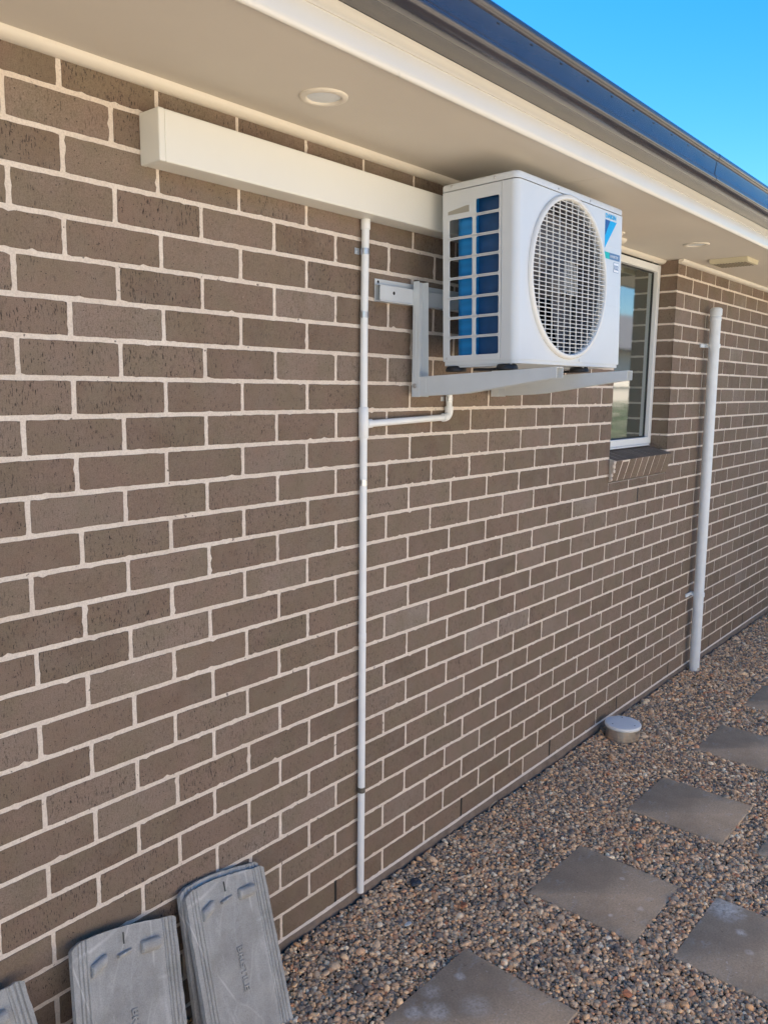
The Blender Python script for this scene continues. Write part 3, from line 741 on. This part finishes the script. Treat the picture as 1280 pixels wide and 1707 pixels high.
# fan
bm = bmesh.new(); Mf = Matrix.Translation((FX, 0, FZ)) @ Matrix.Rotation(-PI/2, 4, 'X')   # local z -> +y
lathe(bm, [(FR + .001, .019), (FR - .004, .03), (FR - .006, .12), (FR + .0, .13)], 96, Mf); fixn(bm)
sh = link_obj('fan_shroud', bm, M_fan, ac, smooth=True)
bm = bmesh.new(); box(bm, .056, .60, .158, .162, .016, .520); link_obj('dark_interior', bm, M_dark, sh)  # shade inside the unit, put in as a flat dark sheet
bm = bmesh.new(); lathe(bm, [(.0005, .026), (.02, .027), (.045, .032), (.055, .045), (.055, .12)], 48, Mf)
for kb in range(3):
    g = []
    for i in range(13):
        r_ = .052 + (FR - .065)*i/12; row = []
        for j in range(15):
            t_ = j/14; a = kb*2*PI/3 + .3 + (1.45 - .1*i/12)*t_ + .35*i/12; y = .05 + .06*t_ + .01*math.sin(PI*t_)
            row.append(bm.verts.new((FX + r_*math.cos(a), y, FZ + r_*math.sin(a))))
        g.append(row)
    for i in range(12):
        for j in range(14): bm.faces.new((g[i][j], g[i+1][j], g[i+1][j+1], g[i][j+1]))
fan = link_obj('fan', bm, M_fan, ac, smooth=True, auto=50)
# fan grille: raised ring and bars
bm = bmesh.new()
lathe(bm, [(.2585, -.0003), (.2585, -.004), (.256, -.009), (.2505, -.0115), (.2445, -.0105), (.2415, -.006), (.2415, .006), (.2445, .012), (.2465, .012)], 128, Mf)
n_h = 37; pitch = .0129
def bar(x0, z0, x1, z1, hw, ya, yb):
    if abs(z1 - z0) < 1e-6: box(bm, x0, x1, ya, yb, z0 - hw, z0 + hw)
    else: box(bm, x0 - hw, x0 + hw, ya, yb, z0, z1)
RG = .2425
for i in range(n_h):
    z = (i - (n_h - 1)/2) * pitch
    if abs(z) >= RG - .004: continue
    c = math.sqrt(RG**2 - z**2); big = (i % 4 == 2)
    bar(FX - c, FZ + z, FX + c, FZ + z, .0012 if big else .0009, -.0075 if big else -.005, -.003 if big else -.0015)
for i in range(-5, 6):
    x = i*.0405 + .004
    c = math.sqrt(RG**2 - x**2); bar(FX + x, FZ - c, FX + x, FZ + c, .0009, -.0058, -.002)
for i in range(-4, 5):                               # closer uprights over the hub
    if i == 0: continue
    x = i*.0101 + .004; c = math.sqrt(.056**2 - (x - .004)**2); bar(FX + x, FZ - c, FX + x, FZ + c, .0005, -.0042, -.0025)
link_obj('fan_grille', bm, mat('grille_coating', (.78, .775, .74), .35, var=.02, vscale=5), ac, smooth=True, auto=40)
# thin shadow gap round the ring
# pressed lines on the service panel
bm = bmesh.new()
bm.free()
for z in (.412, .345, .28, .21):
    bm = bmesh.new(); box(bm, .602, AW - .006, -.0006, .0003, z - .0006, z + .0006); link_obj('pressed_line', bm, M_unit, cab)
# screws
for (x, y, z, ax) in ((.24, -.0015, .536, 'F'), (.40, -.0004, .012, 'F'), (-.0015, .078, .540, 'S'), (-.0015, .235, .541, 'S'), (-.0003, .256, .018, 'S'), (.455, -.0015, .536, 'F')):
    bm = bmesh.new()
    M_ = Matrix.Translation((x, y, z)) @ (Matrix.Rotation(PI/2, 4, 'X') if ax == 'F' else Matrix.Rotation(-PI/2, 4, 'Y'))
    lathe(bm, [(.0001, .0016), (.0025, .0016), (.0042, .0005), (.0042, -.0005)], 16, M_); fixn(bm)
    link_obj('screw', bm, M_galv, ac, smooth=True)
# rubber mounts
for (x, y) in ((.022, .045), (.022, .236), (.488, .045), (.488, .236)):
    bm = bmesh.new(); Mx = Matrix.Translation((x, y, 0))
    lathe(bm, [(.0001, -.0065), (.026, -.0065), (.030, -.009), (.034, -.0185), (.034, -.0225), (.0001, -.0225)], 24, Mx)
    box(bm, x - .013, x + .013, y - .030, y + (.115 if y < .1 else .03), -.0245, -.0165); fixn(bm)
    link_obj('rubber_mount', bm, M_rubber, ac, smooth=True, auto=40)
for xf in (.005, .47):
    bm = bmesh.new(); box(bm, xf, xf + .035, .02, .255, -.012, -.0062); link_obj('mount_foot', bm, M_bracket, ac, bevel=.001)
# lettering
def text(s, size, x, z, m, parent, y=-.0008, bold=.0, shear=0, sx=1, rot=None, depth=.0002, name='lettering', M=None):
    cu = bpy.data.curves.new('t', 'FONT'); cu.body = s; cu.size = size; cu.extrude = depth; cu.offset = bold; cu.shear = shear; cu.resolution_u = 3
    to = bpy.data.objects.new('t', cu); dg = bpy.context.evaluated_depsgraph_get(); col.objects.link(to); dg.update()
    me = bpy.data.meshes.new_from_object(to.evaluated_get(bpy.context.evaluated_depsgraph_get())); bpy.data.objects.remove(to)
    X = M or (Matrix.Translation((x, y, z)) @ Matrix.Rotation(PI/2, 4, 'X') @ Matrix.Diagonal((sx, 1, 1, 1)))
    me.transform(X); me.materials.clear(); me.materials.append(m)
    o = bpy.data.objects.new(name, me); col.objects.link(o); o.parent = parent; return o
text('DAIKIN', .0205, .570, .5035, M_logo_cyan, ac, bold=.0007, sx=1.22)
def poly(pts, y0, y1, m, name, parent):
    bm = bmesh.new(); prism(bm, pts, y0, y1, 'Y'); fixn(bm); return link_obj(name, bm, m, parent)
lg = poly([(.570, .497), (.659, .497), (.570, .402)], -.0009, -.0002, M_logo_cyan, 'emblem', ac)
poly([(.5705, .4965), (.606, .4965), (.5705, .445)], -.0015, -.0010, M_logo_navy, 'inner_triangle', lg)
b1 = poly([(.572, .368), (.608, .368), (.608, .390), (.572, .390)], -.0008, -.0002, M_teal, 'badge', ac)
b2 = poly([(.6085, .368), (.690, .368), (.690, .390), (.6085, .390)], -.0008, -.0002, M_badge, 'badge', ac)
text('INVERTER', .0125, .612, .3745, M_white, b2, y=-.0011, shear=.25, sx=1.15)
b3 = poly([(.643, .327), (.683, .327), (.683, .361), (.643, .361)], -.0008, -.0002, M_badge, 'badge', ac)
poly([(.6445, .3285), (.6815, .3285), (.6815, .3595), (.6445, .3595)], -.0011, -.00085, M_white, 'badge_face', b3)
text('R32', .0215, .6465, .3365, M_badge, b3, y=-.0014, bold=.0006, sx=.95)

# ------------------------------------------------------------------ inspection cap in the gravel
cp = empty('inspection_cap', (2.802, -.128, GZ + .016)); tag(cp, 'short steel collar with round white lid poking out of the gravel by the wall', 'drain cap')
bm = bmesh.new(); lathe(bm, [(.084, -.05), (.084, .042), (.0835, .045), (.080, .045), (.080, -.05)], 64); fixn(bm); link_obj('collar', bm, M_steel, cp, smooth=True, auto=40)
bm = bmesh.new(); lathe(bm, [(.0802, .040), (.0885, .0458), (.0895, .048), (.0895, .056), (.087, .0605), (.082, .062), (.04, .0622), (.0005, .0622)], 64); fixn(bm)
M_lid = mat('lid_plastic', (.84, .86, .86), .35, var=.03, vscale=15)
lid = link_obj('lid', bm, M_lid, cp, smooth=True, auto=35)
for a in (.5, 2.6, 4.7):
    bm = bmesh.new(); lathe(bm, [(.0001, .0003), (.0035, .0003)], 12, Matrix.Translation((.062*math.cos(a), .062*math.sin(a), .0622))); link_obj('screw_hole', bm, M_dark, lid)

# ------------------------------------------------------------------ pavers
PT = -.034
pavers = [  # x0,x1,y0(top edge),y1, yaw, label, stains
 (.588, .985, -.420, -.812, -.6, 'square concrete paver nearest the roof tiles, white splashes on it', [(-.118, .148, .035, 1.), (-.07, .10, .05, .8), (-.02, .16, .04, .6), (.085, .135, .022, 1.), (.02, .03, .06, .5), (-.12, .04, .04, .6)]),
 (1.362, 1.752, -.426, -.816, -.4, 'square concrete paver next to the bottom of the thin white pipe, faint scratches', [(.10, -.02, .014, .9), (-.12, -.08, .012, .9), (-.02, -.14, .02, .5)]),
 (2.130, 2.512, -.450, -.842, -.8, 'plain square concrete paver in front of the steel drain cap', []),
 (2.890, 3.290, -.458, -.850, -.6, 'square concrete paver beyond the steel drain cap, cut by the photo edge', []),
 (3.640, 4.040, -.462, -.856, -.5, 'farthest small visible corner of concrete paver, by the tall pipe', []),
 (1.376, 1.776, -.930, -1.322, -.4, 'square concrete paver of the outer row with a white powdery patch', [(.147, .150, .085, 1.), (.06, .07, .025, .8), (-.02, .02, .02, .6)]),
 (2.150, 2.546, -.958, -1.350, -.4, 'concrete paver of the outer row showing only its corner at the right edge', []),
]
for i, (x0, x1, y0, y1, yaw, lab, st) in enumerate(pavers):
    cx, cy = (x0+x1)/2, (y0+y1)/2; hx, hy = (x1-x0)/2, (y0-y1)/2
    bm = bmesh.new(); nn = 26; ring = []
    cs = [(-hx, -hy), (hx, -hy), (hx, hy), (-hx, hy)]
    def outline(ins, z, amp):
        out = []
        for q in range(4):
            p, r2 = cs[q], cs[(q+1) % 4]
            for s in range(nn):
                t_ = s/nn; x = p[0] + (r2[0]-p[0])*t_; y = p[1] + (r2[1]-p[1])*t_
                x *= 1 - ins/hx; y *= 1 - ins/hy
                d = noise.noise(Vector((x*35 + i*7, y*35, 0))) * amp
                out.append(bm.verts.new((x + d, y + d*.7, z)))
        return out
    rr = [outline(0, -.05, .001), outline(0, -.006, .0018), outline(.0015, -.0015, .0018), outline(.005, 0, .0016)]
    for A, B in zip(rr, rr[1:]):
        for s in range(len(A)): bm.faces.new((A[s], A[(s+1) % len(A)], B[(s+1) % len(A)], B[s]))
    bm.faces.new(rr[-1]); fixn(bm)
    o = link_obj('paver', bm, paver_material('paver_concrete_%d' % i, st), None, smooth=True, auto=50)
    o.location = (cx, cy, PT); o.rotation_euler = (R(random.uniform(-.3, .3)), R(random.uniform(-.3, .3)), R(yaw))
    tag(o, lab, 'paver', 'square concrete stepping pavers in the gravel')

# ------------------------------------------------------------------ leaning roof tiles (underside facing out)
def roof_tile(TL, TR, D, label, th=.012):
    """TL,TR: top corners; D: vector down the long side"""
    TL, TR, D = Vector(TL), Vector(TR), Vector(D)
    X = (TR - TL); W = X.length; X.normalize(); Dn = D - X * D.dot(X); Lg = D.length; Z = -Dn.normalized(); Y = Z.cross(X).normalized()   # Y points to the wall (behind)
    Mw = Matrix(((X.x, Y.x, Z.x, TL.x), (X.y, Y.y, Z.y, TL.y), (X.z, Y.z, Z.z, TL.z), (0, 0, 0, 1)))
    root = empty('roof_tile'); root.matrix_world = Mw @ Matrix.Translation((W/2, 0, -Lg)); tag(root, label, 'roof tile', 'spare concrete roof tiles leaning on the wall')
    Lc = Matrix.Translation((-W/2, 0, Lg))
    bm = bmesh.new(); NX, NZ = 260, 70; f, b_ = [], []
    for i in range(NX+1):
        u = i/NX; x = u*W
        # underside relief: raised rim ribs on both long edges, shallow pan between
        d = 0
        gr_ = 0
        for c, wd_ in ((.017, .0016), (.027, .0016), (.038, .0018), (W - .011, .0016), (W - .021, .0018), (W - .032, .0018)):
            gr_ += math.exp(-((x - c)/wd_)**4)
        d += .0042 * gr_ - (.003 if (x < .045 or x > W - .038) else 0)
        d += .004 * (math.sin(PI*u))**.5 + .0045*math.exp(-((u - .58)/.13)**2) * -1.2
        fr, br_ = [], []
        edge = .012*max(0, 1 - x/.03)**2 + .006*max(0, 1 - (W - x)/.015)**2
        topz = -edge + .009*math.sin(PI*min(1, u*1.15)) + .0016*noise.noise(Vector((x*90, W*7, 3)))
        for j in range(NZ+1):
            v = j/NZ; z = topz*(v) + (-Lg)*(1 - v)
            r2 = .0012*noise.noise(Vector((x*22, z*22, W*50))) + .0005*noise.noise(Vector((x*120, z*120, W*50)))
            dd = d
            if u < .004 or u > .996: r2 += .0012*noise.noise(Vector((0, z*80, 5)))
            fr.append(bm.verts.new(Lc @ Vector((x + (.0012*noise.noise(Vector((u*9, z*60, W*9))) if i in (0, NX) else 0), dd + r2, z)))); br_.append(bm.verts.new(Lc @ Vector((x, th + .004*math.sin(PI*u), z))))
        f.append(fr); b_.append(br_)
    for i in range(NX):
        for j in range(NZ):
            bm.faces.new((f[i][j], f[i+1][j], f[i+1][j+1], f[i][j+1])); bm.faces.new((b_[i][j], b_[i][j+1], b_[i+1][j+1], b_[i+1][j]))
    for j in range(NZ):
        bm.faces.new((f[0][j], f[0][j+1], b_[0][j+1], b_[0][j])); bm.faces.new((f[NX][j], b_[NX][j], b_[NX][j+1], f[NX][j+1]))
    for i in range(NX):
        bm.faces.new((f[i][NZ], f[i+1][NZ], b_[i+1][NZ], b_[i][NZ])); bm.faces.new((f[i][0], b_[i][0], b_[i+1][0], f[i+1][0]))
    fixn(bm); body = link_obj('slab', bm, M_tile, root, smooth=True, auto=55)
    # hanging nibs and a shallow stop rib
    def lug(x, z, w2, h, dep, sk=0):
        bm = bmesh.new(); pr_ = [(.004, 0), (-dep*.55, h*.12), (-dep, h*.35), (-dep, h*.8), (-dep*.5, h), (.004, h)]
        A, B = prism(bm, pr_, -w2/2, w2/2, 'X')
        for v in bm.verts:
            v.co.z += v.co.x*sk; v.co += Vector((x, 0, z)); v.co = Lc @ v.co
        fixn(bm); link_obj('lug', bm, M_tile, root, bevel=.004)
    lug(W*.72, -.068, .056, .032, .015); lug(W*.23, -.076, .040, .030, .013, .45); lug(W*.47, -.056, .036, .009, .009, .2)
    bm = bmesh.new(); box(bm, W*.475 - .001, W*.475 + .001, -.0022, .002, -.030, -.004, Lc); link_obj('groove', bm, mat('groove_dirt', (.1, .1, .09), .9), root)
    tx = text('BRISTILE', .024, 0, 0, M_tile, root, bold=.0006, depth=.0014, M=Lc @ Matrix.Translation((W*.49, -.0026, -.175)) @ Matrix.Rotation(PI/2, 4, 'X') @ Matrix.Rotation(-PI/2, 4, 'Z') @ Matrix.Diagonal((1.25, 1, 1, 1)))
    return root
roof_tile((.220, -.040, .367), (.4905, -.040, .3250), (-.057, -.187, -.366), 'rightmost leaning grey concrete roof tile, in front, nearest the thin white pipe')
roof_tile((.215, -.022, .371), (.4840, -.022, .333), (-.050, -.150, -.37), 'grey concrete roof tile almost hidden behind the rightmost leaning tile, only its rim showing')
roof_tile((-.098, -.040, .398), (.187, -.042, .330), (-.073, -.187, -.358), 'grey concrete roof tile standing in the middle of the leaning row')
roof_tile((-.49, -.040, .372), (-.212, -.040, .385), (.035, -.187, -.358), 'grey concrete roof tile with only its corner in the bottom left')

# ------------------------------------------------------------------ gravel (real pebbles)
pc = bpy.data.collections.new('pebble_shapes')
for i in range(9):
    bm = bmesh.new(); bmesh.ops.create_icosphere(bm, subdivisions=2, radius=1)
    sx, sy, sz = 1, random.uniform(.62, .9), random.uniform(.42, .7)
    for v in bm.verts:
        k_ = 1 + .22*noise.noise(v.co*1.1 + Vector((i*9, 0, 0))) + .08*noise.noise(v.co*2.6 + Vector((0, i*5, 0)))
        v.co *= k_; v.co.x *= sx; v.co.y *= sy; v.co.z *= sz
    me = bpy.data.meshes.new('pebble_shape'); bm.to_mesh(me); bm.free(); me.materials.append(M_pebble)
    for p_ in me.polygons: p_.use_smooth = True
    pc.objects.link(bpy.data.objects.new('pebble_shape', me))
def grid(x0, x1, y0, y1, st):
    xs = np.arange(x0, x1, st); ys_ = np.arange(y0, y1, st*.87); X, Y = np.meshgrid(xs, ys_); X = X + (np.arange(len(ys_)) % 2)[:, None]*st/2
    X = X + rng.uniform(-.42, .42, X.shape)*st; Y = Y + rng.uniform(-.42, .42, Y.shape)*st
    return np.c_[X.ravel(), Y.ravel()]
def layer(x0, x1, st, z, sc_):
    P = grid(x0, x1, -2.4, -.006, st); n = len(P)
    s = rng.lognormal(0, .33, n)*sc_; zz = z + rng.uniform(-.002, .003, n)
    return np.c_[P, zz], s
parts = [layer(-.7, 3.2, .0114, GZ - .004, .0068), layer(-.7, 3.2, .0136, GZ + .0005, .0064), layer(3.2, 8.0, .0132, GZ - .004, .0079), layer(3.2, 8.0, .018, GZ + .001, .0075)]
co_ = np.concatenate([p_[0] for p_ in parts]); s = np.concatenate([p_[1] for p_ in parts])
keep = np.ones(len(co_), bool)
for (x0, x1, y0, y1, *_r) in pavers:
    mrg = .003 - rng.uniform(0, .006, len(co_))
    keep &= ~((co_[:, 0] > x0 - mrg) & (co_[:, 0] < x1 + mrg) & (co_[:, 1] < y0 + mrg) & (co_[:, 1] > y1 - mrg))
keep &= np.hypot(co_[:, 0] - 2.802, co_[:, 1] + .128) > .090
keep &= np.hypot(co_[:, 0] - VX0, co_[:, 1] - VY) > .036
keep &= co_[:, 1] < -.013 + rng.uniform(-.004, .002, len(co_))
co_ = co_[keep]; s = s[keep]
# larger stones here and there, and gentle heave of the surface
hv = np.sin(co_[:, 0]*5.1 + np.sin(co_[:, 1]*7))*.0022 + np.sin(co_[:, 0]*13 + co_[:, 1]*17)*.0013
near = np.exp(-((co_[:, 1] + .0)/.12)**2)
co_[:, 2] += hv + near*(.004 + .006*np.sin(co_[:, 0]*2.1))
big = rng.random(len(s)) < .012; s[big] *= 1.6
me = bpy.data.meshes.new('gravel'); me.vertices.add(len(co_)); me.vertices.foreach_set('co', co_.astype(np.float32).ravel())
a = me.attributes.new('rot', 'FLOAT_VECTOR', 'POINT'); rot = np.c_[rng.normal(0, .38, len(s)), rng.normal(0, .38, len(s)), rng.uniform(0, 6.28, len(s))]
a.data.foreach_set('vector', rot.astype(np.float32).ravel())
a = me.attributes.new('scl', 'FLOAT', 'POINT'); a.data.foreach_set('value', s.astype(np.float32))
gv = bpy.data.objects.new('gravel', me); col.objects.link(gv)
tag(gv, 'loose brown and grey river pebbles covering the ground beside the house', 'gravel', kind='stuff')
ng = bpy.data.node_groups.new('scatter_pebbles', 'GeometryNodeTree')
ng.interface.new_socket('Geometry', in_out='INPUT', socket_type='NodeSocketGeometry'); ng.interface.new_socket('Geometry', in_out='OUTPUT', socket_type='NodeSocketGeometry')
gi = ng.nodes.new('NodeGroupInput'); go = ng.nodes.new('NodeGroupOutput'); ip = ng.nodes.new('GeometryNodeInstanceOnPoints'); ci = ng.nodes.new('GeometryNodeCollectionInfo')
ci.inputs['Collection'].default_value = pc; ci.inputs['Separate Children'].default_value = True; ci.inputs['Reset Children'].default_value = True
ip.inputs['Pick Instance'].default_value = True
na = ng.nodes.new('GeometryNodeInputNamedAttribute'); na.data_type = 'FLOAT_VECTOR'; na.inputs['Name'].default_value = 'rot'
nb2 = ng.nodes.new('GeometryNodeInputNamedAttribute'); nb2.data_type = 'FLOAT'; nb2.inputs['Name'].default_value = 'scl'
ng.links.new(gi.outputs[0], ip.inputs['Points']); ng.links.new(ci.outputs[0], ip.inputs['Instance'])
e2r = ng.nodes.new('FunctionNodeEulerToRotation'); ng.links.new(na.outputs[0], e2r.inputs[0]); ng.links.new(e2r.outputs[0], ip.inputs['Rotation'])
ng.links.new(nb2.outputs[0], ip.inputs['Scale']); ng.links.new(ip.outputs[0], go.inputs[0])
md = gv.modifiers.new('scatter', 'NODES'); md.node_group = ng

# chips lying on the gravel
def flake(name, x, y, s, m, lab, cat, grp=None):
    bm = bmesh.new(); bmesh.ops.create_icosphere(bm, subdivisions=2, radius=s)
    for v in bm.verts:
        v.co *= 1 + .5*noise.noise(v.co*(.9/s) + Vector((x*31, y*17, 0))); v.co.z *= .35
    o = link_obj(name, bm, m, None); o.location = (x, y, GZ + .014); o.rotation_euler = (random.uniform(-.4, .4), random.uniform(-.4, .4), random.uniform(0, 6)); tag(o, lab, cat, grp)
flake('stone_chip', .947, -.224, .0125, mat('white_chip', (.80, .83, .80), .4), 'bright white chip on the gravel between thin pipe and nearest paver', 'stone')
flake('stone_chip', 1.138, -.103, .018, mat('slate_chip', (.035, .045, .06), .4), 'dark blue-black chip on the gravel close to the wall', 'stone')
flake('bark_chip', 1.129, -.893, .013, mat('bark_chip', (.50, .19, .09), .8), 'orange bark chip on gravel between the two nearest pavers', 'bark chip')
flake('bark_chip', 1.144, -.305, .012, mat('bark_chip_dark', (.42, .16, .08), .8), 'rusty bark chip on gravel above the nearest paver corner', 'bark chip')
# dry stalks on the gravel
M_straw = mat('dry_stalk', (.48, .40, .28), .8)
def stalk(pts, r_, lab):
    bm = bmesh.new(); tube(bm, pts, r_, 6); tag(link_obj('dry_stalk', bm, M_straw, None, smooth=True), lab, 'dry stalk', 'dry stalks lying on the gravel')
stalk([(1.765 + .035*math.cos(a), -.020 - .012*math.sin(a), GZ + .006 + .030*math.sin(a)) for a in np.linspace(0, PI, 10)], .0013, 'pale dry stalk bent into a loop against the foot of the wall')
stalk([(.60, -.075, GZ + .012), (.64, -.105, GZ + .022), (.67, -.15, GZ + .016), (.675, -.20, GZ + .010)], .0010, 'thin dry stalk curving over the gravel beside the front roof tile')

# ------------------------------------------------------------------ the far side of the yard, seen in the window glass
M_fence = mat('fence_steel', (.68, .60, .49), .5, var=.05, vscale=2)
fe = empty('boundary_fence', (0, -3.9, GZ)); tag(fe, 'pale corrugated steel boundary fence reflected in the window glass', 'fence')
bm = bmesh.new(); x = -10.; pr_ = []
while x < 40:
    pr_ += [(x, 0), (x + .07, 0), (x + .095, .03), (x + .165, .03)]; x += .19
A = [bm.verts.new((px, py, 0)) for px, py in pr_]; B = [bm.verts.new((px, py, 1.8)) for px, py in pr_]
for i in range(len(A)-1): bm.faces.new((A[i], A[i+1], B[i+1], B[i]))
link_obj('sheet', bm, M_fence, fe)
bm = bmesh.new(); box(bm, -10, 40, -.02, .05, 1.801, 1.85); link_obj('top_rail', bm, M_fence, fe)
nh = empty('neighbour_house', (8, -7.5, GZ)); tag(nh, 'cream rendered neighbouring house reflected in the window glass', 'house')
M_render = mat('render_cream', (.68, .60, .49), .85, var=.05, vscale=2)
bm = bmesh.new(); box(bm, -14, 26, -8, 0, 0, 2.8); link_obj('wall', bm, M_render, nh)
bm = bmesh.new(); prism(bm, [(.5, 2.801), (-8.5, 2.801), (-4, 4.6)], -14.5, 26.5, 'X'); fixn(bm); link_obj('roof', bm, M_roof, nh)
M_leaf = mat('leaf', (.11, .17, .06), .6, col2=(.04, .075, .025), vscale=5)
hd = empty('hedge', (10, -3.5, GZ)); tag(hd, 'leafy green hedge in front of the far fence, seen only in the window reflection', 'hedge')
rs = np.random.default_rng(5); bm = bmesh.new()
for i in range(16000):
    x = rs.uniform(-5, 7); top = 1.55 + .22*noise.noise(Vector((x*1.6, 0, 2))) + .1*noise.noise(Vector((x*5, 0, 2)))
    z = top * rs.uniform(0, 1)**.7; dep = .26 + .08*noise.noise(Vector((x*3, z*3, 0)))
    y = rs.uniform(-dep, dep) if z > top - .12 else (dep + rs.uniform(-.07, .02)) * (1 if rs.random() < .75 else -1)
    q = Euler(rs.uniform(0, 6.28, 3)).to_matrix(); s_ = rs.uniform(.03, .055)
    bm.faces.new([bm.verts.new(Vector((x, y, z)) + q @ Vector(v)*s_) for v in ((-.5, 0, 0), (0, -.4, .1), (1, 0, 0), (0, .4, .1))])
link_obj('foliage', bm, M_leaf, hd)
M_bark = mat('bark', (.12, .09, .06), .9)
for i in range(14):
    bm = bmesh.new(); tube(bm, [(-4.7 + i*.85, 0, -.02), (-4.66 + i*.85, .02, .5), (-4.72 + i*.85, -.02, 1.0)], [.03, .022, .01], 8); link_obj('stem', bm, M_bark, hd)
